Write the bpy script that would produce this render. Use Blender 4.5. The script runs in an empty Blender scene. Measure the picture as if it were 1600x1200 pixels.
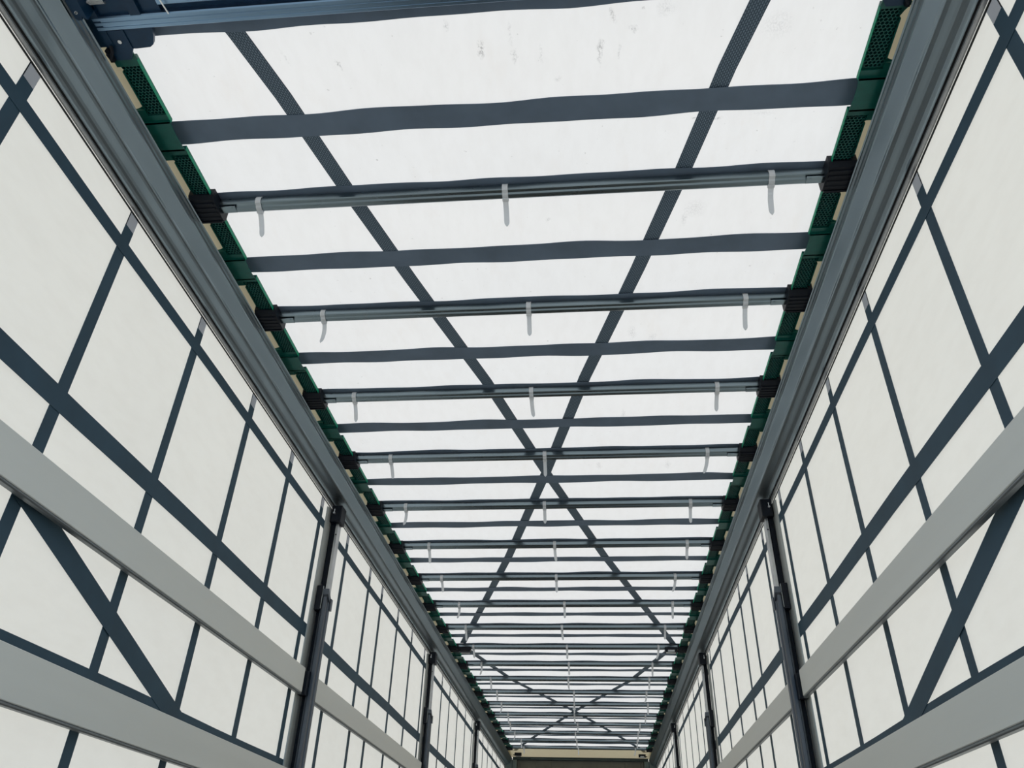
import bpy, math, random
from mathutils import Vector, Matrix
random.seed(7)
S = bpy.context.scene
COL = S.collection

# ------------------------------------------------------------------ camera
cam_d = bpy.data.cameras.new('camera')
cam = bpy.data.objects.new('camera', cam_d)
COL.objects.link(cam)
cam_d.sensor_width = 36.0
cam_d.lens = 27.307
cam_d.clip_start = 0.05
cam_d.clip_end = 500
r_ = Vector((0.99544674, 0.09151588, 0.02665777))
u_ = Vector((0.02883398, -0.5556707, 0.83090232))
f_ = Vector((-0.0908537, 0.82635036, 0.55577936))
cam.matrix_world = Matrix(((r_.x, u_.x, -f_.x, 0.2228), (r_.y, u_.y, -f_.y, 0.0),
                           (r_.z, u_.z, -f_.z, 0.0), (0, 0, 0, 1)))
S.camera = cam

# ------------------------------------------------------------------ world, sun, exposure
W = bpy.data.worlds.new('overcast_sky')
S.world = W
W.use_nodes = True
wn = W.node_tree
wn.nodes.clear()
wo = wn.nodes.new('ShaderNodeOutputWorld')
wb = wn.nodes.new('ShaderNodeBackground')
tc = wn.nodes.new('ShaderNodeTexCoord')
sx = wn.nodes.new('ShaderNodeSeparateXYZ')
# cloud deck all round, a patch of clear blue sky low behind the open rear end
ra = wn.nodes.new('ShaderNodeValToRGB')
ra.color_ramp.elements[0].position = 0.0
ra.color_ramp.elements[0].color = (1.10, 1.045, 0.97, 1)
ra.color_ramp.elements[1].position = 1.0
ra.color_ramp.elements[1].color = (0.93, 0.875, 0.82, 1)
mr = wn.nodes.new('ShaderNodeMapRange')
mr.inputs['From Min'].default_value = -0.20
mr.inputs['From Max'].default_value = -0.85
mr.interpolation_type = 'SMOOTHSTEP'
mxw = wn.nodes.new('ShaderNodeMix')
mxw.data_type = 'RGBA'
mxw.inputs[7].default_value = (0.40, 0.78, 1.20, 1)
wn.links.new(tc.outputs['Generated'], sx.inputs[0])
wn.links.new(sx.outputs['Z'], ra.inputs[0])
wn.links.new(sx.outputs['Y'], mr.inputs['Value'])
wn.links.new(mr.outputs[0], mxw.inputs[0])
wn.links.new(ra.outputs[0], mxw.inputs[6])
wn.links.new(mxw.outputs[2], wb.inputs[0])
wb.inputs[1].default_value = 1.12
wn.links.new(wb.outputs[0], wo.inputs[0])

sun_d = bpy.data.lights.new('sun', 'SUN')
sun_d.energy = 0.28
sun_d.angle = math.radians(12)
sun_d.color = (1.0, 0.93, 0.80)
sun = bpy.data.objects.new('sun', sun_d)
COL.objects.link(sun)
sun.rotation_euler = Vector((0.30, 0.35, 0.9)).to_track_quat('Z', 'Y').to_euler()

S.view_settings.view_transform = 'Standard'
S.view_settings.look = 'None'
S.view_settings.gamma = 1.0
S.view_settings.use_curve_mapping = False
S.view_settings.exposure = 0.0

# ------------------------------------------------------------------ materials
def new_mat(name):
    m = bpy.data.materials.new(name)
    m.use_nodes = True
    nt = m.node_tree
    return m, nt, nt.nodes['Principled BSDF'], nt.nodes['Material Output']

def noise(nt, scale, detail=3, rough=0.5, vec=None, dist=0.0):
    n = nt.nodes.new('ShaderNodeTexNoise')
    n.inputs['Scale'].default_value = scale
    n.inputs['Detail'].default_value = detail
    n.inputs['Roughness'].default_value = rough
    n.inputs['Distortion'].default_value = dist
    if vec is None:
        t = nt.nodes.new('ShaderNodeTexCoord')
        vec = t.outputs['Object']
    nt.links.new(vec, n.inputs['Vector'])
    return n.outputs['Fac']

def obj_vec(nt, scale=(1, 1, 1)):
    t = nt.nodes.new('ShaderNodeTexCoord')
    mp = nt.nodes.new('ShaderNodeMapping')
    mp.inputs['Scale'].default_value = scale
    nt.links.new(t.outputs['Object'], mp.inputs[0])
    return mp.outputs[0]

def ramp(nt, fac, stops):
    r = nt.nodes.new('ShaderNodeValToRGB')
    el = r.color_ramp.elements
    el[0].position, el[0].color = stops[0][0], (*stops[0][1], 1)
    el[1].position, el[1].color = stops[-1][0], (*stops[-1][1], 1)
    for p, c in stops[1:-1]:
        e = el.new(p)
        e.color = (*c, 1)
    nt.links.new(fac, r.inputs[0])
    return r.outputs[0]

def mixc(nt, a, b, fac, mode='MIX'):
    m = nt.nodes.new('ShaderNodeMix')
    m.data_type = 'RGBA'
    m.blend_type = mode
    for i, v in ((6, a), (7, b), (0, fac)):
        if hasattr(v, 'is_linked'):
            nt.links.new(v, m.inputs[i])
        elif isinstance(v, (int, float)):
            m.inputs[i].default_value = v
        else:
            m.inputs[i].default_value = (*v, 1)
    return m.outputs[2]

def mth(nt, op, a, b=None, clamp=False):
    m = nt.nodes.new('ShaderNodeMath')
    m.operation = op
    m.use_clamp = clamp
    for i, v in ((0, a), (1, b)):
        if v is None:
            continue
        if hasattr(v, 'is_linked'):
            nt.links.new(v, m.inputs[i])
        else:
            m.inputs[i].default_value = v
    return m.outputs[0]

def bump(nt, b, h, strength=0.2, dist=0.002):
    bn = nt.nodes.new('ShaderNodeBump')
    bn.inputs['Strength'].default_value = strength
    bn.inputs['Distance'].default_value = dist
    nt.links.new(h, bn.inputs['Height'])
    nt.links.new(bn.outputs[0], b.inputs['Normal'])

def simple(name, col, rough=0.5, metal=0.0, nscale=20, namt=0.15, stretch=(1, 1, 1), spec=0.5):
    m, nt, b, o = new_mat(name)
    f = noise(nt, nscale, 4, 0.6, obj_vec(nt, stretch))
    lo = tuple(c * (1 - namt) for c in col)
    hi = tuple(min(1, c * (1 + namt)) for c in col)
    nt.links.new(ramp(nt, f, [(0.3, lo), (0.7, hi)]), b.inputs['Base Color'])
    b.inputs['Roughness'].default_value = rough
    b.inputs['Metallic'].default_value = metal
    b.inputs['Specular IOR Level'].default_value = spec
    return m

def tarp(name, transm, refl, marks=False, mixf=0.76):
    """coated fabric sheet that daylight shines through"""
    m, nt, b, o = new_mat(name)
    nt.nodes.remove(b)
    tr = nt.nodes.new('ShaderNodeBsdfTranslucent')
    df = nt.nodes.new('ShaderNodeBsdfDiffuse')
    mx = nt.nodes.new('ShaderNodeMixShader')
    f = noise(nt, 1.6, 4, 0.6, obj_vec(nt, (1, 1, 1)))
    c = ramp(nt, f, [(0.3, tuple(t * 0.975 for t in transm)), (0.7, transm)])
    fine = noise(nt, 22, 4, 0.65, obj_vec(nt, (1, 0.35, 1)))
    c = mixc(nt, c, ramp(nt, fine, [(0.3, (0.96, 0.955, 0.95)), (0.6, (1, 1, 1))]), 0.7, 'MULTIPLY')
    if marks:
        # scuffs: (x, y, half width, half length, turn, darkness)
        mk = [(-0.045, 1.315, .012, .034, .0, .75), (-0.13, 1.235, .01, .02, .4, .3), (0.052, 1.345, .010, .03, .0, .45),
              (0.045, 1.27, .006, .05, .0, .25), (-0.47, 1.33, .006, .022, -.3, .6), (-0.135, 1.23, .006, .016, .3, .5),
              (0.30, 1.345, .011, .05, .0, .8), (0.335, 1.235, .010, .03, -.3, .6), (0.395, 1.28, .016, .012, .0, .6),
              (0.355, 1.35, .007, .03, .0, .4), (0.48, 1.23, .03, .03, .0, .25), (0.13, 1.34, .007, .04, .0, .3),
              (0.175, 1.42, .02, .012, .0, .25), (0.59, 1.59, .016, .006, .1, .5), (0.665, 1.60, .020, .008, -.5, .5),
              (0.79, 1.30, .05, .05, .0, .2), (0.80, 1.59, .05, .012, .0, .15), (-0.62, 1.30, .006, .03, -.4, .25),
              (0.115, 2.0, .012, .01, .0, .35), (0.63, 1.98, .05, .05, .0, .22), (0.60, 2.02, .01, .04, .0, .3),
              (0.44, 2.68, .02, .05, .0, .3), (0.53, 2.72, .02, .04, .0, .28), (0.40, 2.75, .015, .02, .0, .25),
              (0.68, 3.9, .02, .05, .0, .35), (0.30, 3.9, .02, .05, .0, .3), (0.42, 3.35, .01, .06, .0, .3)]
        t = nt.nodes.new('ShaderNodeTexCoord')
        wob = nt.nodes.new('ShaderNodeTexNoise')
        wob.inputs['Scale'].default_value = 40
        nt.links.new(t.outputs['Object'], wob.inputs['Vector'])
        wv = nt.nodes.new('ShaderNodeVectorMath')
        wv.operation = 'MULTIPLY_ADD'
        nt.links.new(wob.outputs['Color'], wv.inputs[0])
        wv.inputs[1].default_value = (0.03, 0.03, 0)
        nt.links.new(t.outputs['Object'], wv.inputs[2])
        total = None
        for (x, y, w, l, a, d) in mk:
            mp = nt.nodes.new('ShaderNodeMapping')
            mp.vector_type = 'TEXTURE'
            mp.inputs['Location'].default_value = (x + 0.015, y + 0.015, 2.055)
            mp.inputs['Rotation'].default_value = (0, 0, a)
            mp.inputs['Scale'].default_value = (w, l, 1)
            nt.links.new(wv.outputs[0], mp.inputs[0])
            ln = nt.nodes.new('ShaderNodeVectorMath')
            ln.operation = 'LENGTH'
            nt.links.new(mp.outputs[0], ln.inputs[0])
            v = mth(nt, 'MULTIPLY', mth(nt, 'SUBTRACT', 1.0, ln.outputs['Value'], True), d)
            total = v if total is None else mth(nt, 'MAXIMUM', total, v)
        speck = noise(nt, 230, 3, 0.7, obj_vec(nt, (1, .6, 1)))
        speck = mth(nt, 'MULTIPLY', mth(nt, 'SUBTRACT', speck, 0.42, True), 5.0, True)
        fac = mth(nt, 'MULTIPLY', mth(nt, 'MULTIPLY', total, speck), 1.2, True)
        c = mixc(nt, c, (0.22, 0.22, 0.22), fac)
        # pale brown water stains running over the whole roof
        st = noise(nt, 3.0, 5, 0.7, obj_vec(nt, (2.2, 0.8, 1)))
        c = mixc(nt, c, (0.80, 0.72, 0.64), mth(nt, 'MULTIPLY', mth(nt, 'SUBTRACT', st, 0.56, True), 0.9, True))
        sp = noise(nt, 60, 2, 0.5, obj_vec(nt))
        c = mixc(nt, c, (0.35, 0.34, 0.32), mth(nt, 'MULTIPLY', mth(nt, 'SUBTRACT', sp, 0.73, True), 6, True))
    nt.links.new(c, tr.inputs[0])
    nt.links.new(mixc(nt, c, refl, 1.0, 'MULTIPLY'), df.inputs[0])
    mx.inputs[0].default_value = mixf
    nt.links.new(df.outputs[0], mx.inputs[1])
    nt.links.new(tr.outputs[0], mx.inputs[2])
    nt.links.new(mx.outputs[0], o.inputs[0])
    return m

def webbing(name, col, across='Y', rough=0.62):
    m, nt, b, o = new_mat(name)
    t = nt.nodes.new('ShaderNodeTexCoord')
    n = noise(nt, 6, 3, 0.6)
    c = ramp(nt, n, [(0.3, tuple(x * 0.85 for x in col)), (0.7, tuple(x * 1.12 for x in col))])
    nt.links.new(c, b.inputs['Base Color'])
    b.inputs['Roughness'].default_value = rough
    b.inputs['Specular IOR Level'].default_value = 0.35
    w = noise(nt, 500, 2, 0.5)
    bump(nt, b, w, 0.25, 0.0006)
    return m

def woven(name, col, col2):
    """webbing with rows of woven dashes along its length (uses the strap's own UV)"""
    m, nt, b, o = new_mat(name)
    uv = nt.nodes.new('ShaderNodeUVMap')
    mp = nt.nodes.new('ShaderNodeMapping')
    nt.links.new(uv.outputs[0], mp.inputs[0])
    mp.inputs['Scale'].default_value = (1, 1, 1)
    br = nt.nodes.new('ShaderNodeTexBrick')
    br.inputs['Scale'].default_value = 1.0
    br.inputs['Brick Width'].default_value = 0.011
    br.inputs['Row Height'].default_value = 0.0065
    br.inputs['Mortar Size'].default_value = 0.0018
    br.inputs['Color1'].default_value = (*col, 1)
    br.inputs['Color2'].default_value = (*[c * 0.9 for c in col], 1)
    br.inputs['Mortar'].default_value = (*col2, 1)
    nt.links.new(mp.outputs[0], br.inputs[0])
    nt.links.new(br.outputs['Color'], b.inputs['Base Color'])
    b.inputs['Roughness'].default_value = 0.6
    b.inputs['Specular IOR Level'].default_value = 0.35
    bump(nt, b, br.outputs['Fac'], -0.4, 0.0008)
    return m

def alu(name, col, rough, metal=1.0, streak=(60, 0.6, 60), refl_mottle=0.0):
    m, nt, b, o = new_mat(name)
    f = noise(nt, 1.0, 2, 0.5, obj_vec(nt, streak))
    c = ramp(nt, f, [(0.25, tuple(x * 0.82 for x in col)), (0.75, tuple(min(1, x * 1.12) for x in col))])
    if refl_mottle:
        g = noise(nt, 3, 2, 0.5, obj_vec(nt, (1, 0.5, 1)))  # darker mottling, patchy reflections put into the colour
        c = mixc(nt, c, tuple(x * 0.7 for x in col), mth(nt, 'MULTIPLY', g, refl_mottle))
    nt.links.new(c, b.inputs['Base Color'])
    rr = noise(nt, 2, 2, 0.5)
    b.inputs['Metallic'].default_value = metal
    r2 = mth(nt, 'ADD', mth(nt, 'MULTIPLY', rr, 0.16), rough - 0.08)
    nt.links.new(r2, b.inputs['Roughness'])
    return m

M = {}
M['side'] = tarp('curtain_tarpaulin', (0.950, 0.938, 0.875), (0.85, 0.85, 0.85))
M['roof'] = tarp('roof_tarpaulin', (0.93, 0.925, 0.91), (0.85, 0.85, 0.85), marks=True)
M['flap'] = tarp('double_tarpaulin', (0.74, 0.70, 0.58), (0.9, 0.9, 0.9), mixf=0.72)
M['patch'] = tarp('strap_end_patch', (0.60, 0.62, 0.66), (0.9, 0.9, 0.9), mixf=0.8)
M['strap'] = webbing('dark_webbing', (0.024, 0.058, 0.086))
M['roofstrap'] = webbing('roof_webbing', (0.125, 0.172, 0.235))
M['woven'] = woven('woven_webbing', (0.19, 0.26, 0.33), (0.06, 0.09, 0.125))
M['rail'] = alu('rail_aluminium', (0.28, 0.345, 0.39), 0.36, 1.0, streak=(9, 0.12, 9), refl_mottle=0.5)
M['bow'] = alu('galvanised_steel', (0.21, 0.265, 0.295), 0.28, 1.0, streak=(1.2, 80, 80))
M['carriage_alu'] = alu('carriage_aluminium', (0.24, 0.37, 0.52), 0.34, 1.0, streak=(1.0, 90, 90))
M['slat'] = simple('grey_slat_paint', (0.63, 0.635, 0.59), 0.42, 0.0, 2, 0.025, (6, 0.3, 6))
M['slat_under_shade'] = simple('slat_underside_shade', (0.16, 0.18, 0.19), 0.4, 0.6, 10, 0.1)  # slat underside, darkened to carry its shade in the colour
M['black'] = simple('black_plastic', (0.003, 0.0055, 0.011), 0.5, 0.0, 60, 0.2, spec=0.25)
M['seam_gap_shade'] = simple('black_seam_gap_shade', (0.006, 0.007, 0.008), 0.8, 0.0, 60, 0.2)  # curtain seam colour, also the painted shade of the rail gap
M['navy'] = simple('dark_blue_steel', (0.004, 0.032, 0.075), 0.38, 0.3, 12, 0.25)
M['post'] = alu('post_dark_steel', (0.10, 0.115, 0.135), 0.42, 0.7, streak=(80, 80, 1.0))
M['post_light'] = alu('post_channel_grey', (0.36, 0.38, 0.365), 0.5, 0.35, streak=(80, 80, 0.8))
M['post_silver'] = alu('post_zinc', (0.55, 0.56, 0.56), 0.32, 1.0, streak=(4, 4, 14))
M['bright'] = simple('bright_zinc', (0.75, 0.77, 0.78), 0.3, 0.9, 60, 0.1)
M['hem'] = simple('hem_profile', (0.34, 0.35, 0.36), 0.4, 0.8, 30, 0.1)
M['tie'] = tarp('tie_plastic', (0.88, 0.90, 0.92), (1.0, 1.0, 1.0), mixf=0.42)
M['front'] = simple('front_panel_grey', (0.115, 0.115, 0.095), 0.5, 0.2, 5, 0.15)
M['front_dark'] = simple('front_beam_dark', (0.02, 0.035, 0.038), 0.5, 0.3, 8, 0.2)
M['front_corner'] = simple('front_corner_grey', (0.13, 0.17, 0.165), 0.5, 0.4, 8, 0.2)
M['deck'] = simple('plywood_deck', (0.13, 0.105, 0.085), 0.55, 0.0, 4, 0.3, (6, 1, 6))
M['ground'] = simple('pale_concrete_yard', (0.58, 0.57, 0.54), 0.9, 0.0, 3, 0.2)  # unseen yard, concrete made pale to bounce light onto the curtains

def green_mat(name, col, tl, mixf):
    m, nt, b, o = new_mat(name)
    f = noise(nt, 30, 3, 0.6)
    nt.links.new(ramp(nt, f, [(0.3, tuple(x * 0.85 for x in col)), (0.7, tuple(x * 1.1 for x in col))]), b.inputs['Base Color'])
    b.inputs['Roughness'].default_value = 0.42
    tr = nt.nodes.new('ShaderNodeBsdfTranslucent')
    tr.inputs[0].default_value = (*tl, 1)
    mx = nt.nodes.new('ShaderNodeMixShader')
    mx.inputs[0].default_value = mixf
    nt.links.new(b.outputs[0], mx.inputs[1])
    nt.links.new(tr.outputs[0], mx.inputs[2])
    nt.links.new(mx.outputs[0], o.inputs[0])
    return m
M['green'] = green_mat('green_plastic', (0.002, 0.105, 0.085), (0.0, 0.25, 0.16), 0.05)
M['green_cell_shade'] = green_mat('green_plastic_cell_shade', (0.002, 0.060, 0.058), (0.0, 0.2, 0.14), 0.02)  # same green, with the shade inside the honeycomb cells put into the colour
M['green_edge'] = green_mat('green_plastic_edge', (0.0, 0.30, 0.20), (0.05, 0.85, 0.55), 0.5)

# ------------------------------------------------------------------ mesh helpers
class MB:
    def __init__(s):
        s.v, s.f, s.mi, s.uv = [], [], [], {}
    def box(s, x0, x1, y0, y1, z0, z1, mi=0):
        n = len(s.v)
        s.v += [(x, y, z) for z in (z0, z1) for y in (y0, y1) for x in (x0, x1)]
        for f in ((0, 2, 3, 1), (4, 5, 7, 6), (0, 1, 5, 4), (2, 6, 7, 3), (0, 4, 6, 2), (1, 3, 7, 5)):
            s.f.append([n + i for i in f]); s.mi.append(mi)
        return s
    def cbox(s, x0, x1, y0, y1, z0, z1, c=0.003, axis='X', mi=0):
        """box with chamfered edges along one axis"""
        def pts(a0, a1, b0, b1):
            return [(a0 + c, b0), (a1 - c, b0), (a1, b0 + c), (a1, b1 - c), (a1 - c, b1), (a0 + c, b1), (a0, b1 - c), (a0, b0 + c)]
        if axis == 'X': s.ext(pts(y0, y1, z0, z1), x0, x1, 'X', mi=mi)
        if axis == 'Y': s.ext(pts(x0, x1, z0, z1), y0, y1, 'Y', mi=mi)
        if axis == 'Z': s.ext(pts(x0, x1, y0, y1), z0, z1, 'Z', mi=mi)
        return s
    def ext(s, prof, a, b, axis, cuts=1, mi=0, caps=True):
        """closed profile swept straight along axis; prof in the other two axes in xyz order"""
        n0, k = len(s.v), len(prof)
        for i in range(cuts + 1):
            t = a + (b - a) * i / cuts
            for p, q in prof:
                s.v.append({'X': (t, p, q), 'Y': (p, t, q), 'Z': (p, q, t)}[axis])
        for i in range(cuts):
            for j in range(k):
                j2 = (j + 1) % k
                s.f.append([n0 + i * k + j, n0 + i * k + j2, n0 + (i + 1) * k + j2, n0 + (i + 1) * k + j]); s.mi.append(mi)
        if caps:
            s.f.append([n0 + j for j in range(k)][::-1]); s.mi.append(mi)
            s.f.append([n0 + cuts * k + j for j in range(k)]); s.mi.append(mi)
        return s
    def tube(s, pts, r, seg=8, mi=0):
        n0 = len(s.v)
        pts = [Vector(p) for p in pts]
        for i, p in enumerate(pts):
            d = (pts[min(i + 1, len(pts) - 1)] - pts[max(i - 1, 0)]).normalized()
            a = d.cross(Vector((0.13, 0.31, 0.94))).normalized()
            b = d.cross(a)
            for k in range(seg):
                t = 2 * math.pi * k / seg
                s.v.append(tuple(p + (a * math.cos(t) + b * math.sin(t)) * r))
        for i in range(len(pts) - 1):
            for k in range(seg):
                k2 = (k + 1) % seg
                s.f.append([n0 + i * seg + k, n0 + i * seg + k2, n0 + (i + 1) * seg + k2, n0 + (i + 1) * seg + k]); s.mi.append(mi)
        s.f.append([n0 + k for k in range(seg)][::-1]); s.mi.append(mi)
        s.f.append([n0 + (len(pts) - 1) * seg + k for k in range(seg)]); s.mi.append(mi)
        return s
    def strip(s, pts, wid, th, nrm, mi=0):
        """flat band along points; wid = direction vector*half width (per point or one), th thickness along nrm"""
        n0 = len(s.v)
        nrm = Vector(nrm)
        L = 0
        for i, p in enumerate(pts):
            p = Vector(p)
            w = Vector(wid[i]) if isinstance(wid, list) else Vector(wid)
            if i: L += (p - Vector(pts[i - 1])).length
            for sg, tt in ((-1, 0), (1, 0), (1, 1), (-1, 1)):
                s.uv[len(s.v)] = (L, sg * w.length)
                s.v.append(tuple(p + w * sg + nrm * th * tt))
        for i in range(len(pts) - 1):
            a, b = n0 + i * 4, n0 + (i + 1) * 4
            for j in range(4):
                j2 = (j + 1) % 4
                s.f.append([a + j, a + j2, b + j2, b + j]); s.mi.append(mi)
        s.f.append([n0, n0 + 3, n0 + 2, n0 + 1]); s.mi.append(mi)
        e = n0 + (len(pts) - 1) * 4
        s.f.append([e, e + 1, e + 2, e + 3]); s.mi.append(mi)
        return s
    def mesh(s, name, mats, smooth=False):
        me = bpy.data.meshes.new(name)
        me.from_pydata(s.v, [], s.f)
        for m in (mats if isinstance(mats, (list, tuple)) else [mats]):
            me.materials.append(m)
        for p, mi in zip(me.polygons, s.mi):
            p.material_index = mi
            p.use_smooth = smooth
        if s.uv:
            ul = me.uv_layers.new(name='UVMap')
            for lp in me.loops:
                ul.data[lp.index].uv = s.uv.get(lp.vertex_index, (0, 0))
        import bmesh
        bm = bmesh.new(); bm.from_mesh(me)
        bmesh.ops.recalc_face_normals(bm, faces=bm.faces)
        bm.to_mesh(me); bm.free()
        return me
    def obj(s, name, mats, parent=None, smooth=False):
        return link(name, s.mesh(name, mats, smooth), parent)

def link(name, data, parent=None, loc=None, rz=0):
    o = bpy.data.objects.new(name, data)
    COL.objects.link(o)
    if parent is not None:
        o.parent = parent
    if loc is not None:
        o.location = loc
    if rz:
        o.rotation_euler = (0, 0, rz)
    return o

def thing(name, label, cat, group=None, loc=(0, 0, 0), rz=0):
    o = link(name, None, None, loc, rz)
    o.empty_display_size = 0.05
    o['label'] = label; o['category'] = cat
    if group: o['group'] = group
    return o

def tag(o, label, cat, group=None):
    o['label'] = label; o['category'] = cat
    if group: o['group'] = group
    return o

def struct(o, label=None):
    o['kind'] = 'structure'
    if label: o['label'] = label
    return o

def copy_tree(o, parent=None):
    c = o.copy(); COL.objects.link(c); c.parent = parent
    for ch in list(o.children):
        if ch.name in COL.objects:
            copy_tree(ch, c)
    return c

ORD = ['nearest', 'second', 'third', 'fourth', 'fifth', 'sixth', 'seventh', 'eighth', 'ninth', 'tenth', 'eleventh',
       'twelfth', 'thirteenth', 'fourteenth', 'fifteenth', 'sixteenth', 'seventeenth', 'eighteenth', 'nineteenth', 'twentieth']

# ------------------------------------------------------------------ dimensions (metres, camera height = 0)
Y0, Y1 = 0.45, 13.98          # rear opening, front wall
FLOOR = -0.80
XC = 1.240                    # curtain plane
ROOF = 2.055
PITCH, YB = 0.6273, 1.2157    # roof bows
NB = 19
POSTS = [3.92, 7.01, 10.16]
def yb(k): return YB + PITCH * k          # front lower edge of bow k

# ------------------------------------------------------------------ floor and ground
g = MB().box(-40, 40, -40, 55, -2.05, -1.95).obj('ground', M['ground']); struct(g)
fl = MB().box(-1.26, 1.26, Y0, Y1 + 0.05, FLOOR - 0.06, FLOOR).obj('floor', M['deck']); struct(fl)
ch = MB()
for sx_ in (-0.45, 0.45): ch.box(sx_ - .07, sx_ + .07, Y0, Y1, -1.15, FLOOR - 0.06)
for yy in (9.4, 10.7, 12.0): ch.tube([(-1.2, yy, -1.5), (1.2, yy, -1.5)], 0.06)
# (chassis beams carry the deck)
c_ = ch.obj('trailer_chassis', M['black']); tag(c_, 'black chassis beams under the plywood deck', 'chassis')

# ------------------------------------------------------------------ side curtains with webbing
def make_wall(sg, nm):
    mb = MB()
    ny, nz = 110, 22
    n0 = 0
    ztop, zbot = 1.905, -0.95
    for j in range(nz + 1):
        z = zbot + (ztop - zbot) * j / nz
        for i in range(ny + 1):
            y = Y0 + (Y1 - Y0) * i / ny
            d = 0.0025 * math.sin(y * 5.3 + z * 1.1 + sg) * math.sin((z - zbot) / (ztop - zbot) * math.pi)
            mb.v.append((sg * (XC + 0.004 + d), y, z))
    for j in range(nz):
        for i in range(ny):
            a = j * (ny + 1) + i
            mb.f.append([a, a + 1, a + ny + 2, a + ny + 1]); mb.mi.append(0)
    w = mb.obj(nm, M['side'], smooth=True)
    struct(w)
    xs = sg * (XC - 0.0005)       # outer face of the webbing
    # vertical straps
    ys = [0.62, 1.155, 1.703, 2.251, 2.795, 3.32, 3.845, 4.375, 4.945, 5.30, 5.83, 6.37, 6.93, 7.30, 7.885, 8.36, 8.91,
          9.50, 10.07, 10.60, 11.15, 11.70, 12.25, 12.80, 13.35]
    for y in ys:
        m_ = MB(); m_.strip([(xs, y, -0.95), (xs, y, 0.5), (xs, y, 1.80)], (0, 0.0235, 0), 0.0014, (-sg, 0, 0))
        so = m_.obj('vertical_strap', M['strap'], w)
        m_ = MB(); m_.strip([(xs, y, 1.800), (xs, y, 1.862)], (0, 0.0235, 0), 0.0012, (-sg, 0, 0))
        m_.strip([(xs - sg * .0012, y - .0225, 1.800), (xs - sg * .0012, y - .0225, 1.862)], (0, 0.0016, 0), 0.0008, (-sg, 0, 0), 1)
        po = m_.obj('strap_end', [M['patch'], M['black']], so)
        po['label'] = 'pale grey strap end'
    # horizontal straps, interrupted by nothing, run behind the posts
    for (z, hw) in ((1.7265, 0.0235), (1.141, 0.0335), (0.500, 0.036)):
        m_ = MB()
        n = 40
        m_.strip([(xs - sg * 0.0018, Y0 + (Y1 - .05 - Y0) * i / n, z + 0.002 * math.sin(i * 1.3)) for i in range(n + 1)], (0, 0, hw), 0.0014, (-sg, 0, 0))
        m_.obj('horizontal_strap', M['strap'], w)
    # slanting strap of the lower field, one per bay
    for (ya, yb_) in ((1.45, 2.80),):
        m_ = MB()
        A = Vector((xs - sg * .0036, 1.48, 0.935)); B = Vector((xs - sg * .0036, 2.83, 0.50))
        d = (B - A).normalized(); n_ = Vector((0, -d.z, d.y))
        m_.strip([A, (A + B) / 2, B], n_ * 0.034, 0.0014, (-sg, 0, 0))
        m_.obj('slanting_strap', M['strap'], w)
        m_ = MB()
        A2 = Vector((xs - sg * .0036, 1.52, 0.935)); B2 = Vector((xs - sg * .0036, 0.5, 0.60))
        d = (B2 - A2).normalized(); n_ = Vector((0, -d.z, d.y))
        m_.strip([A2, (A2 + B2) / 2, B2], n_ * 0.034, 0.0014, (-sg, 0, 0))
        m_.obj('slanting_strap', M['strap'], w)
    # hem: pale bead under the rail, with its dark seam
    m_ = MB().cbox(min(sg * 1.222, sg * 1.236), max(sg * 1.222, sg * 1.236), Y0, Y1 - .05, 1.861, 1.873, 0.003, 'Y')
    h = m_.obj('hem_bead', M['hem'], w)
    h['label'] = 'grey metal bead along the curtain top'
    m_ = MB().box(min(sg * 1.2345, sg * 1.2385), max(sg * 1.2345, sg * 1.2385), Y0, Y1 - .05, 1.8545, 1.8585)
    m_.obj('seam', M['seam_gap_shade'], w)
    return w
make_wall(-1, 'wall_left')
make_wall(1, 'wall_right')

# ------------------------------------------------------------------ roof tarpaulin with webbing
def roof_z(x, y):
    t = ((y - YB) / PITCH)
    return ROOF - 0.004 * math.sin(t * math.pi) ** 2 + 0.0015 * math.sin(x * 9 + y * 3)
mb = MB()
nx, ny = 24, 130
yr0, yr1 = Y0, 13.30
for j in range(ny + 1):
    y = yr0 + (yr1 - yr0) * j / ny
    for i in range(nx + 1):
        x = -1.15 + 2.30 * i / nx
        mb.v.append((x, y, roof_z(x, y)))
for j in range(ny):
    for i in range(nx):
        a = j * (nx + 1) + i
        mb.f.append([a, a + 1, a + nx + 2, a + nx + 1]); mb.mi.append(0)
ceil = mb.obj('ceiling', M['roof'], smooth=True)
struct(ceil)

def wavy(y, seed, hw, name, zoff=0.010):
    rs = random.Random(seed)
    ph = [rs.uniform(0, 6.3) for _ in range(6)]
    n = 60
    m_ = MB()
    pts, wd = [], []
    for i in range(n + 1):
        x = -1.075 + 2.15 * i / n
        dy = 0.0013 * math.sin(x * 7 + ph[0]) + 0.0018 * math.sin(x * 13 + ph[1])
        dz = 0.001 * math.sin(x * 11 + ph[2])
        pts.append((x, y + dy, ROOF - zoff - .0015 + dz))
        wd.append((0, hw + 0.0012 * math.sin(x * 9 + ph[3]) + 0.0015 * math.sin(x * 21 + ph[4]), 0.0015 * math.sin(x * 8 + ph[5])))
    m_.strip(pts, wd, 0.0018, (0, 0, 1))
    return m_.obj(name, M['roofstrap'], ceil)
for k in range(0, NB + 1):
    wavy(yb(k) - 0.020 if k else 1.155, k, 0.038 if k else .042, 'bow_strap')
    if k < NB:
        wavy(yb(k) + 0.311, 100 + k, 0.043, 'cross_strap')

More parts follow.
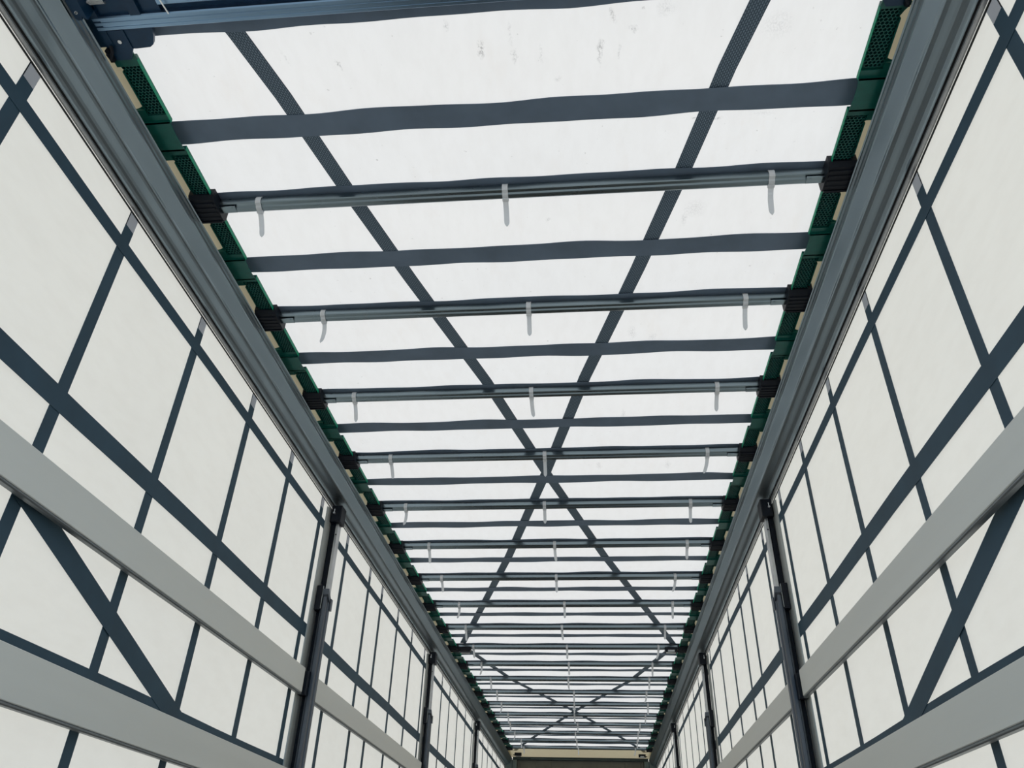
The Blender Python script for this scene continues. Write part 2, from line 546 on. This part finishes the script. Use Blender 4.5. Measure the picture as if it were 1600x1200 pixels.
def diag(pts, wmm, lift=0.0):
    # smooth resample
    P = [Vector((x, y, ROOF - 0.0068 + lift)) for x, y in pts]
    wd = []
    for i in range(len(P)):
        d = (P[min(i + 1, len(P) - 1)] - P[max(i - 1, 0)]).normalized()
        wd.append(Vector((-d.y, d.x, 0)) * wmm)
    m_ = MB(); m_.strip(P, wd, 0.0016, (0, 0, 1))
    return m_.obj('diagonal_strap', M['woven'], ceil)
A1 = [(0.99, 0.5), (0.735, 1.205), (0.670, 1.42), (0.580, 1.78), (0.447, 2.27), (0.232, 3.01), (0, 3.957), (-0.335, 5.23), (-0.985, 7.44)]
for sg in (1, -1):
    diag([(sg * x, y) for x, y in A1], 0.0275, 0.0 if sg > 0 else -.0017)
    diag([(sg * .985, 7.60), (sg * .64, 8.90), (0, 10.52), (-sg * .55, 12.1), (-sg * 1.03, 13.55)], 0.0275, 0.0 if sg > 0 else -.0017)

# cream roof edge flap above each rail
for sg in (-1, 1):
    m_ = MB()
    pr = [(sg * 1.108, 2.044), (sg * 1.165, 2.040), (sg * 1.20, 2.03), (sg * 1.235, 2.004), (sg * 1.238, 2.0055),
          (sg * 1.20, 2.034), (sg * 1.165, 2.044), (sg * 1.108, 2.047)]
    m_.ext(pr, Y0, 13.9, 'Y', 60)
    o = m_.obj('edge_flap', M['flap'], ceil)
    o['label'] = 'cream roof edge flap'
# cream fixed piece in front of the last bow
m_ = MB().ext([(13.28, 2.052), (13.28, 2.058), (14.03, 2.012), (14.03, 2.006)], -1.15, 1.15, 'X')
o = m_.obj('ceiling_front', M['flap']); struct(o)

# ------------------------------------------------------------------ roof rails
for sg, side in ((-1, 'left'), (1, 'right')):
    pr = [(1.2185, 1.8765), (1.217, 1.8735), (1.2095, 1.873), (1.2075, 1.8755), (1.201, 1.8805), (1.194, 1.8845), (1.186, 1.8872), (1.178, 1.889),
          (1.170, 1.8905), (1.162, 1.8922), (1.155, 1.8945), (1.151, 1.8965), (1.1483, 1.899), (1.1475, 1.9035), (1.1445, 1.907),
          (1.1235, 1.945), (1.1205, 1.948), (1.1195, 1.9535), (1.1150, 1.956), (1.1140, 1.963), (1.1085, 1.9665), (1.1075, 1.972), (1.104, 1.975),
          (1.108, 1.980), (1.160, 1.986), (1.243, 1.990), (1.252, 1.985), (1.252, 1.905), (1.219, 1.905)]
    root = thing('roof_rail', 'long grey aluminium roof rail above the %s curtain' % side, 'rail', 'aluminium rails along the roof edges')
    MB().ext([(sg * x, z) for x, z in pr], Y0, Y1, 'Y', 8).obj('rail_profile', M['rail'], root)
    r2 = MB().box(min(sg * 1.2195, sg * 1.2375), max(sg * 1.2195, sg * 1.2375), Y0, Y1, 1.8795, 1.904).obj('gap_shade', M['seam_gap_shade'], root)  # added black strip, stands for the shade in the gap below the rail
    r2['label'] = 'black strip for the shaded rail gap'

# ------------------------------------------------------------------ roof bows
BX = 1.045
bar_prof = [(-.036, .034), (-.036, .014), (-.0335, .011), (-.024, .0085), (-.020, .003), (-.016, .001), (-.006, .0005), (0, .004),
            (0.0, .034), (-.004, .0355), (-.032, .0355)]
def make_bow():
    root = thing('roof_bow', '', 'roof bow')
    b = MB().ext(bar_prof, -BX, BX, 'X', 2)
    b.obj('bar', M['bow'], root)
    for sg in (-1, 1):
        m_ = MB()
        # stamped end: raised pad with two dimples
        m_.cbox(sg * 1.0 - .028 if sg > 0 else sg * 1.0 - .045, sg * 1.0 + .045 if sg > 0 else sg * 1.0 + .028, -.031, -.003, -.0008, .004, .001, 'X')
        m_.tube([(sg * .985, -.024, -.002), (sg * .985, -.024, .004)], .0035, 8)
        e = m_.obj('bar_end_pad', M['bow'], root)
        h = MB().tube([(sg * 0.975, -.026, .0018), (sg * 0.975, -.026, .0095)], .003, 8).obj('rivet', M['black'], root)
        # black plastic bracket that grips the bar end
        xa, xb = (1.028, 1.118)
        pr = [(-.086, .006), (-.076, -.010), (-.060, -.014), (.012, -.016), (.026, -.010), (.030, .004), (.030, .034), (-.086, .034)]
        m_ = MB()
        m_.ext(pr, min(sg * xa, sg * xb), max(sg * xa, sg * xb), 'X')
        for q in range(5):
            yq = -.066 + q * .021
            m_.cbox(min(sg * 1.034, sg * 1.112), max(sg * 1.034, sg * 1.112), yq, yq + .008, -.0185, -.008, .0015, 'X')
        m_.cbox(min(sg * 1.100, sg * 1.146), max(sg * 1.100, sg * 1.146), -.030, .038, .004, .034, .004, 'Z')
        m_.obj('end_bracket', M['black'], root)
    return root
bow0 = make_bow()
bow_objs = {}
for k in range(1, NB + 1):
    b = bow0 if k == 1 else copy_tree(bow0)
    b.location = (0, yb(k), 2.0)
    extra = {1: 'nearest to the camera, all its stamped end pads sharp',
             10: 'tenth from the camera, with strap clamps at both ends',
             NB: 'last one before the cream front roof piece'}.get(k, '%s from the camera' % ORD[k - 1])
    b['label'] = 'galvanised steel roof bow, ' + extra
    b['group'] = 'galvanised bows across the roof'
    bow_objs[k] = b

# ------------------------------------------------------------------ cable ties with hanging tails
def make_tie(i):
    rs = random.Random(50 + i)
    root = thing('cable_tie', '', 'cable tie')
    hw = 0.0098
    # loop around bar and strap, in local y,z about the bow's front lower edge
    lp = [(-.0385, .016), (-.0385, .030), (-.034, .0385), (-.004, .0385), (.0025, .034), (.0025, .004), (-.002, .0005),
          (-.006, -.0018), (-.016, -.0018), (-.0215, .0008), (-.026, .0065), (-.035, .009)]
    m_ = MB()
    n = len(lp); n0 = 0
    c = (-.018, .02)
    for (y, z) in lp:
        dy, dz = y - c[0], z - c[1]
        L = math.hypot(dy, dz)
        oy, oz = y + dy / L * .0013, z + dz / L * .0013
        for (a, b_) in ((y, z), (oy, oz)):
            m_.v += [(-hw, a, b_), (hw, a, b_)]
    for j in range(n):
        a, b_ = j * 4, ((j + 1) % n) * 4
        m_.f += [[a, a + 1, b_ + 1, b_], [a + 2, b_ + 2, b_ + 3, a + 3], [a, b_, b_ + 2, a + 2], [a + 1, a + 3, b_ + 3, b_ + 1]]
        m_.mi += [0] * 4
    m_.obj('loop', M['tie'], root)
    m_ = MB().cbox(-hw - .001, hw + .001, -.009, .0035, -.0065, .0, .0012, 'X')
    m_.box(-hw * .9, hw * .9, .0035, .0042, -.0062, -.0048, 1)
    m_.obj('head', [M['tie'], M['black']], root)
    # tail
    side = rs.choice([-1, 0, 1, 0]) * rs.uniform(.004, .014)
    Lt = rs.uniform(.078, .095)
    ang = rs.uniform(.35, .75)
    pts, wd = [], []
    N = 12
    y, z = 0.001, -0.005
    for j in range(N + 1):
        t = j / N
        pts.append((side * t * t * 1.4, y, z))
        w = hw * (0.94 if t < .8 else 0.94 * max(.16, math.sqrt(max(0, 1 - ((t - .8) / .2) ** 2))))
        tw = rs.uniform(-.05, .05) + side * 18 * t
        wd.append((w * math.cos(tw), w * math.sin(tw) * .6, w * math.sin(tw) * .4))
        a = ang + t * .5
        y += Lt / N * math.cos(a); z -= Lt / N * math.sin(a)
    m_ = MB().strip(pts, wd, .0011, (0, .6, .8))
    m_.obj('tail', M['tie'], root)
    return root
TX = {1: (-.889, -.022, .862), 2: (-.846, .012, .874), 3: (-.880, -.022, .842), 4: (-.842, .006, .869), 5: (-.888, -.031, .842),
      6: (-.857, .002, .881), 7: (-.875, -.015, .853), 8: (-.836, .023, .884)}
tpl = [make_tie(i) for i in range(6)]
used = [False] * 6
i = 0
for k in range(1, NB + 1):
    xs = TX.get(k) or tuple(b + random.uniform(-.03, .03) for b in (-.86, 0.0, .86))
    for q, x in enumerate(xs):
        v = (i * 5 + k) % 6
        if k == 1: v = q
        i += 1
        if not used[v]:
            t = tpl[v]; used[v] = True
        else:
            t = copy_tree(tpl[v])
        t.location = (x, yb(k), 2.0)
        t['label'] = 'white cable tie with hanging tail, %s on the %s roof bow' % (('left one', 'middle one', 'right one')[q], ORD[k - 1] if k < NB else 'farthest')
        t['group'] = 'white cable ties on the roof bows'

# ------------------------------------------------------------------ green folding plates between the bows
def ribs_mesh():
    """panel of honeycomb cells opening downwards, local: x 0 (inner) .. .064, y 0 .. L"""
    L, Wd = 0.188, 0.064
    m_ = MB()
    R = 0.0066
    wx = R * math.sqrt(3)
    wy = R * 1.5
    rows = int((L - R) / wy)
    cols = int(Wd / wx)
    offx = (Wd - cols * wx) / 2
    key = {}
    def vid(x, y, z):
        kk = (round(x, 5), round(y, 5), round(z, 5))
        if kk not in key:
            key[kk] = len(m_.v); m_.v.append((x, y, z))
        return key[kk]
    dep = 0.009
    for r in range(rows):
        for c in range(cols - (r % 2)):
            cx_ = offx + wx * (c + .5 + .5 * (r % 2)); cy_ = R + wy * r
            out, inn = [], []
            for a in range(6):
                t = math.radians(60 * a + 30)
                out.append((cx_ + R * math.cos(t), cy_ + R * math.sin(t)))
                inn.append((cx_ + R * .80 * math.cos(t), cy_ + R * .80 * math.sin(t)))
            for a in range(6):
                b = (a + 1) % 6
                m_.f.append([vid(*out[a], 0), vid(*out[b], 0), vid(*inn[b], 0), vid(*inn[a], 0)]); m_.mi.append(0)
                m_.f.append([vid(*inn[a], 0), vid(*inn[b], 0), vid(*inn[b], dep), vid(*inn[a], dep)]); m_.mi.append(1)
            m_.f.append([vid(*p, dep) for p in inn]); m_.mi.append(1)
    # fill at borders (solid margins)
    return m_.mesh('honeycomb', [M['green'], M['green_cell_shade']])
HONEY = ribs_mesh()
def poly_plate(outline, z0, z1, mb, mi=0):
    n0, k = len(mb.v), len(outline)
    for z in (z0, z1):
        mb.v += [(x, y, z) for x, y in outline]
    for j in range(k):
        j2 = (j + 1) % k
        mb.f.append([n0 + j, n0 + j2, n0 + k + j2, n0 + k + j]); mb.mi.append(mi)
    mb.f.append([n0 + j for j in range(k)]); mb.f.append([n0 + k + j for j in range(k)][::-1]); mb.mi += [mi, mi]

def make_plate():
    """right-hand plate; local x = 0 at inner edge growing outward, y = 0 at bow line .. PITCH, z=0 underside"""
    root = thing('folding_plate', '', 'folding plate')
    # body: backing sheet above the ribs; symmetric about y = PITCH/2
    def half(f):
        # y, x_outer outline of one honeycomb leaf, notch is the window
        L = [(0.0, .045), (0.0, .072), (.0, .030)]
        return L
    ya, yc = .035, .262                   # leaf from bracket to hinge patch
    for s_ in (0, 1):
        fy = (lambda y: y) if s_ == 0 else (lambda y: PITCH - y)
        body = MB()
        ol = [(0.0, ya), (0.0, ya + .03), (0, yc), (0.100, yc), (0.100, .220), (.080, .213), (.064, .205), (.064, .082), (.072, .066), (.080, .055), (.080, ya)]
        ol = [(x, fy(y)) for x, y in ol]
        poly_plate(ol, .010, .0125, body)
        # solid margins under the sheet
        for (x0, x1, y0, y1) in ((.0, .100, .236, yc), (.0, .080, ya, .046), (.062, .066, .082, .205), (.064, .100, .216, .240)):
            a, b = fy(y0), fy(y1)
            body.box(x0, x1, min(a, b), max(a, b), 0.0005, .0105)
        lf = body.obj('leaf', M['green'], root)
        hx = link('honeycomb_ribbing', HONEY, lf, (0, .046 if s_ == 0 else PITCH - .046 - .188, 0))
        ed = MB()
        a, b = fy(ya + .012), fy(yc - .004)
        pts = [(-.0005, fy(ya + .01), .004), (-.0015, fy(ya + .03), .0), (-.003, fy(ya + .05), -.002), (-.003, fy(yc - .03), -.002), (-.0015, fy(yc), .002)]
        ed.strip(pts, (0, 0, .0065), .0016, (1, 0, 0))
        e = ed.obj('inner_lip', M['green_edge'], lf)
        e['label'] = 'bright green lip the daylight shines through'
    # hinge patch in the middle, a little lower
    pt = MB()
    m0 = PITCH / 2
    ol = [(0.0005, m0 - .056), (.004, m0 - .030), (.005, m0 + .01), (.0005, m0 + .056), (.100, m0 + .056), (.100, m0 - .056)]
    poly_plate(ol, -.008, -.005, pt)
    pt.box(.002, .100, m0 - .056, m0 - .050, -.008, .004)
    pt.box(.002, .100, m0 + .050, m0 + .056, -.008, .004)
    pt.tube([(.055, m0 - .012, -.009), (.055, m0 - .012, -.007)], .003, 10)
    pt.obj('hinge_patch', M['green'], root)
    # neck that enters the black bracket
    for y0, y1 in ((-.02, .05), (PITCH - .065, PITCH - .02)):
        MB().box(.001, .072, y0, y1, -.002, .001).obj('neck', M['green'], root)
    return root
plate0 = make_plate()
first = True
for sg, side in ((1, 'right'), (-1, 'left')):
    for k in range(0, NB):
        p = plate0 if first else copy_tree(plate0)
        first = False
        # bow centre line is yb(k) - .018
        if sg > 0:
            p.location = (1.040, yb(k) - .018, 2.012)
        else:
            p.location = (-1.040, yb(k) - .018 + PITCH, 2.012)
            p.rotation_euler = (0, 0, math.pi)
        where = ('between the roof carriage and the nearest bow' if k == 0 else 'between the %s and %s roof bows' % (ORD[k - 1], ORD[k]) if k < NB - 1
                 else 'ending at the farthest roof bow')
        p['label'] = 'green honeycomb folding plate on the %s, %s' % (side, where)
        p['group'] = 'green folding plates along the roof rails'

# ------------------------------------------------------------------ strap clamps at the tenth bow and at the front
def make_clamp():
    root = thing('strap_clamp', '', 'clamp')
    m_ = MB().cbox(-.055, .055, -.055, .012, -.022, .02, .006, 'X')
    m_.cbox(-.035, .035, .012, .030, -.016, .006, .003, 'X')
    m_.obj('clamp_body', M['black'], root)
    m_ = MB().tube([(-.045, -.040, -.026), (.040, -.030, -.026)], .009, 10)
    m_.box(-.03, .03, -.062, -.048, -.024, -.008)
    m_.obj('buckle', M['post_silver'], root)
    m_ = MB().tube([(.052, -.02, -.016), (.078, -.02, -.010)], .007, 8)
    m_.obj('bolt', M['black'], root)
    return root
cl = make_clamp(); cl.location = (.965, yb(10), 1.995)
cl['label'] = 'dark strap clamp on the right end of the tenth roof bow'; cl['group'] = 'strap clamps on the roof straps'
c2 = copy_tree(cl); c2.location = (-.965, yb(10) - .02, 1.995); c2.rotation_euler = (0, 0, math.pi)
c2.location = (-.965, yb(10) - .045, 1.995)
c2['label'] = 'dark strap clamp on the left end of the tenth roof bow'
c3 = copy_tree(cl); c3.location = (.99, 13.70, 2.005); c3['label'] = 'dark strap clamp at the front wall, right side'
c4 = copy_tree(cl); c4.location = (-.99, 13.66, 2.005); c4.rotation_euler = (0, 0, math.pi); c4['label'] = 'dark strap clamp at the front wall, left side'

# ------------------------------------------------------------------ roof carriage at the rear (top left of the photograph)
rc = thing('roof_carriage', 'dark blue sliding roof carriage with an aluminium beam across the rear', 'roof carriage')
m_ = MB()
m_.ext([(1.103, 2.0), (1.106, 1.9965), (1.113, 1.9965), (1.114, 1.998), (1.118, 1.998), (1.119, 1.9965), (1.127, 1.9965), (1.128, 1.998), (1.132, 1.998),
        (1.133, 1.9965), (1.141, 1.9965), (1.143, 1.999), (1.143, 2.038), (1.103, 2.038)], -1.098, 1.098, 'X')
m_.obj('front_beam', M['carriage_alu'], rc)
m_ = MB()
m_.ext([(1.087, 2.02), (1.103, 2.02), (1.103, 2.038), (1.085, 2.038)], -1.09, 1.09, 'X')
m_.obj('beam_recess', M['navy'], rc)
m_ = MB()
m_.ext([(0.90, 2.006), (0.905, 2.0), (.985, 1.998), (.990, 2.001), (1.02, 2.004), (1.084, 2.006), (1.087, 2.010), (1.087, 2.038), (0.90, 2.038)], -.90, .90, 'X')
m_.obj('wide_beam', M['carriage_alu'], rc)
for sg in (-1, 1):
    m_ = MB()
    def pl(pts, z0, z1):
        poly_plate([(sg * x, y) for x, y in pts], z0, z1, m_)
    # corner gusset below the front beam
    pl([(.945, 1.143), (1.105, 1.143), (1.105, 1.200), (1.02, 1.205), (.978, 1.203), (.966, 1.196), (.955, 1.175)], 2.004, 2.020)
    pl([(.90, .88), (1.098, .88), (1.098, 1.105), (.90, 1.105)], 2.010, 2.036)
    pl([(.955, .86), (.985, .86), (.985, 1.104), (.955, 1.104)], 1.998, 2.012)
    pl([(1.03, 1.145), (1.10, 1.145), (1.105, 1.21), (1.095, 1.235), (1.05, 1.235), (1.03, 1.205)], 2.0, 2.006)
    m_.obj('corner_plate', M['navy'], rc)
    m_ = MB()
    pl([(1.078, .86), (1.1105, .86), (1.1105, 1.074), (1.105, 1.081), (1.094, 1.081), (1.090, 1.072), (1.078, 1.082)], 1.950, 2.004)
    pl([(1.078, 1.05), (1.128, 1.05), (1.128, 1.190), (1.078, 1.190)], 1.997, 2.014)
    m_.obj('guide_shoe', M['navy'], rc)
    m_ = MB().tube([(sg * 1.085, 1.186, 1.995), (sg * 1.085, 1.200, 1.985), (sg * 1.095, 1.215, 1.975), (sg * 1.102, 1.205, 1.985)], .005, 8)
    m_.box(min(sg * 1.094, sg * 1.106), max(sg * 1.094, sg * 1.106), 1.195, 1.232, 1.986, 2.0)
    m_.obj('hook', M['black'], rc)
    m_ = MB().tube([(sg * 1.098, 1.058, 1.947), (sg * 1.098, 1.058, 1.952)], .0042, 12)
    s = m_.obj('screw', M['bright'], rc)
    m_ = MB().tube([(sg * 1.098, 1.058, 1.9462), (sg * 1.098, 1.058, 1.9478)], .0022, 8)
    m_.obj('screw_socket', M['black'], s)
    m_ = MB().tube([(sg * 1.055, 1.178, 1.997), (sg * 1.055, 1.178, 2.002)], .0058, 12)
    m_.obj('bolt', M['bright'], rc)
    # coil spring with its rod
    pts = []
    for q in range(0, 12 * 12 + 1):
        t = q / 12 * 2 * math.pi
        pts.append((sg * (1.074 - .044 * q / 144), 1.052 + .009 * math.cos(t), 1.990 + .009 * math.sin(t)))
    m_ = MB().tube(pts, .0013, 6)
    m_.obj('coil_spring', M['bright'], rc, smooth=True)
    m_ = MB().tube([(sg * 1.112, 1.054, 1.984), (sg * 1.090, 1.054, 1.984)], .0026, 8)
    m_.tube([(sg * 1.090, 1.054, 1.984), (sg * 1.076, 1.053, 1.988)], .0035, 8)
    m_.tube([(sg * 1.112, 1.052, 1.992), (sg * 1.02, 1.052, 1.992)], .003, 8, 1)
    m_.obj('spring_rod', [M['bright'], M['navy']], rc)
    m_ = MB().tube([(sg * .893, 1.00, 1.9975), (sg * .875, 1.106, 1.9955)], .0022, 6)
    m_.obj('cable', M['bright'], rc)

# ------------------------------------------------------------------ curtain posts
def make_post():
    """right-hand post; local x: 0 at curtain growing INWARD is -x. y 0 = rear face. z absolute."""
    root = thing('curtain_post', '', 'post')
    def sh(x): return -x
    m_ = MB()
    # shallow light grey channel lying along the curtain
    outl = [(sh(.003), .0), (sh(.008), .002), (sh(.012), .012), (sh(.014), .04), (sh(.013), .075), (sh(.009), .105), (sh(.003), .11)]
    m_.ext(outl, FLOOR, 1.84, 'Z')
    m_.obj('channel', M['post_light'], root, smooth=False)
    m_ = MB().cbox(sh(.044), sh(.014), .078, .13, FLOOR, 1.83, .004, 'Z')
    m_.obj('core', M['black'], root)
    m_ = MB()
    m_.cbox(sh(.062), sh(.044), .074, .122, 1.34, 1.765, .002, 'Z')
    m_.tube([(sh(.0535), .073, 1.70), (sh(.0535), .076, 1.70)], .004, 8, 1)
    m_.obj('upper_strip', [M['post_silver'], M['black']], root)
    m_ = MB().cbox(sh(.078), sh(.018), .040, .125, 1.765, 1.862, .004, 'Z')
    m_.obj('head_bracket', M['black'], root)
    m_ = MB().tube([(sh(.038), .030, 1.815), (sh(.038), .040, 1.815)], .006, 10)
    m_.tube([(sh(.038), .032, 1.815), (sh(.039), .032, 1.838)], .0018, 6)
    m_.obj('head_bolt', M['bright'], root)
    # lower profile with ridges
    pr = [(sh(.040), .052), (sh(.044), .046), (sh(.050), .044), (sh(.051), .048), (sh(.054), .048), (sh(.055), .043), (sh(.068), .043), (sh(.071), .046),
          (sh(.072), .060), (sh(.072), .072), (sh(.077), .075), (sh(.077), .100), (sh(.072), .106), (sh(.040), .108)]
    m_ = MB().ext(pr, FLOOR, 1.335, 'Z')
    m_.obj('lower_profile', M['post'], root)
    m_ = MB()
    # slanted collar at the top of the lower profile
    pts = [(.036, 1.345), (.036, 1.375), (.075, 1.345), (.110, 1.318), (.110, 1.290), (.075, 1.312)]
    m_.ext(pts, sh(.080), sh(.046), 'X')
    m_.obj('collar', M['post'], root)
    MB().box(sh(.084), sh(.072), .085, .112, 1.275, 1.335).obj('collar_tab', M['post'], root)
    m_ = MB().cbox(sh(.044), sh(.010), .030, .070, 1.262, 1.392, .007, 'Z')
    m_.obj('latch_case', M['black'], root)
    m_ = MB().box(sh(.048), sh(.045), .036, .040, 1.27, 1.39).obj('latch_lever', M['post_light'], root)
    # slat pockets
    for z in (0.895, 0.438):
        MB().cbox(sh(.052), sh(.016), .004, .050, z - .066, z + .050, .005, 'X').obj('slat_pocket', M['black'], root)
    return root
post0 = make_post()
first = True
for sg, side in ((1, 'right'), (-1, 'left')):
    for j, y in enumerate(POSTS):
        p = post0 if first else None
        if p is None:
            if sg > 0:
                p = copy_tree(post0)
            else:
                p = copy_tree(post0)
                p.scale = (-1, 1, 1)
        first = False
        p.location = (sg * XC, y, 0)
        p['label'] = 'black and grey curtain post on the %s side, %s from the camera' % (side, ('first', 'second', 'third')[j])
        p['group'] = 'posts along the side curtains'

# ------------------------------------------------------------------ side slats
def make_slat(ya, yc, sg, z0, z1, label):
    root = thing('side_slat', label, 'slat', 'grey slats along the side curtains')
    xi, xo = sg * 1.2000, sg * 1.2220
    m_ = MB()
    pr = [(xi, z0 + .002), (xi, z1 - .002), (xi + sg * .002, z1), (xo, z1), (xo, z0), (xi + sg * .002, z0)]
    m_.ext(pr, ya, yc, 'Y')
    m_.obj('board', M['slat'], root)
    m_ = MB().cbox(min(xi + sg * .0005, xo), max(xi + sg * .0005, xo), ya, yc, z0 - .010, z0, .003, 'Y')  # underside strip, its dark colour stands for shade beneath the board
    e = m_.obj('shaded_underside', M['slat_under_shade'], root)
    e['label'] = 'slat underside with its shade painted in'
    return root
ends = [Y0] + POSTS + [Y1 - .06]
bays = ['rear bay nearest the camera', 'second bay', 'third bay', 'front bay']
for sg, side in ((-1, 'left'), (1, 'right')):
    for j in range(4):
        a = ends[j] + (.135 if j else 0); b = ends[j + 1] - .010
        make_slat(a, b, sg, .8370, .9535, 'grey flat slat on the %s curtain, upper one in the %s' % (side, bays[j]))
        if j == 0:
            make_slat(a, b, sg, .3770, .4985, 'grey flat slat on the %s curtain, lower one in the %s' % (side, bays[j]))

# ------------------------------------------------------------------ front wall
m_ = MB().box(-1.24, 1.24, Y1, Y1 + .04, FLOOR, 1.955)
for q in range(9):
    x = -1.0 + q * .25
    m_.box(x - .02, x + .02, Y1 - .012, Y1, FLOOR, 1.955)
fw = m_.obj('wall_front', M['front']); struct(fw)
hb = thing('front_header', 'dark beam across the top of the front wall', 'beam')
MB().cbox(-1.10, 1.10, Y1 - .05, Y1 + .04, 1.957, 2.004, .004, 'X').obj('header_beam', M['front_dark'], hb)
MB().box(-.80, .80, Y1 - .056, Y1 - .0505, 1.972, 1.976).obj('header_lip', M['front_corner'], hb)
for sg, side in ((-1, 'left'), (1, 'right')):
    c = thing('corner_post', 'grey green corner post at the %s end of the front wall' % side, 'post', 'front corner posts')
    MB().cbox(min(sg * 1.03, sg * 1.215), max(sg * 1.03, sg * 1.215), Y1 - .07, Y1 - .013, FLOOR, 1.955, .008, 'Z').obj('corner_profile', M['front_corner'], c)
    MB().box(min(sg * 1.10, sg * 1.107), max(sg * 1.10, sg * 1.107), Y1 - .075, Y1 - .07, FLOOR, 1.95).obj('corner_groove', M['front_dark'], c)
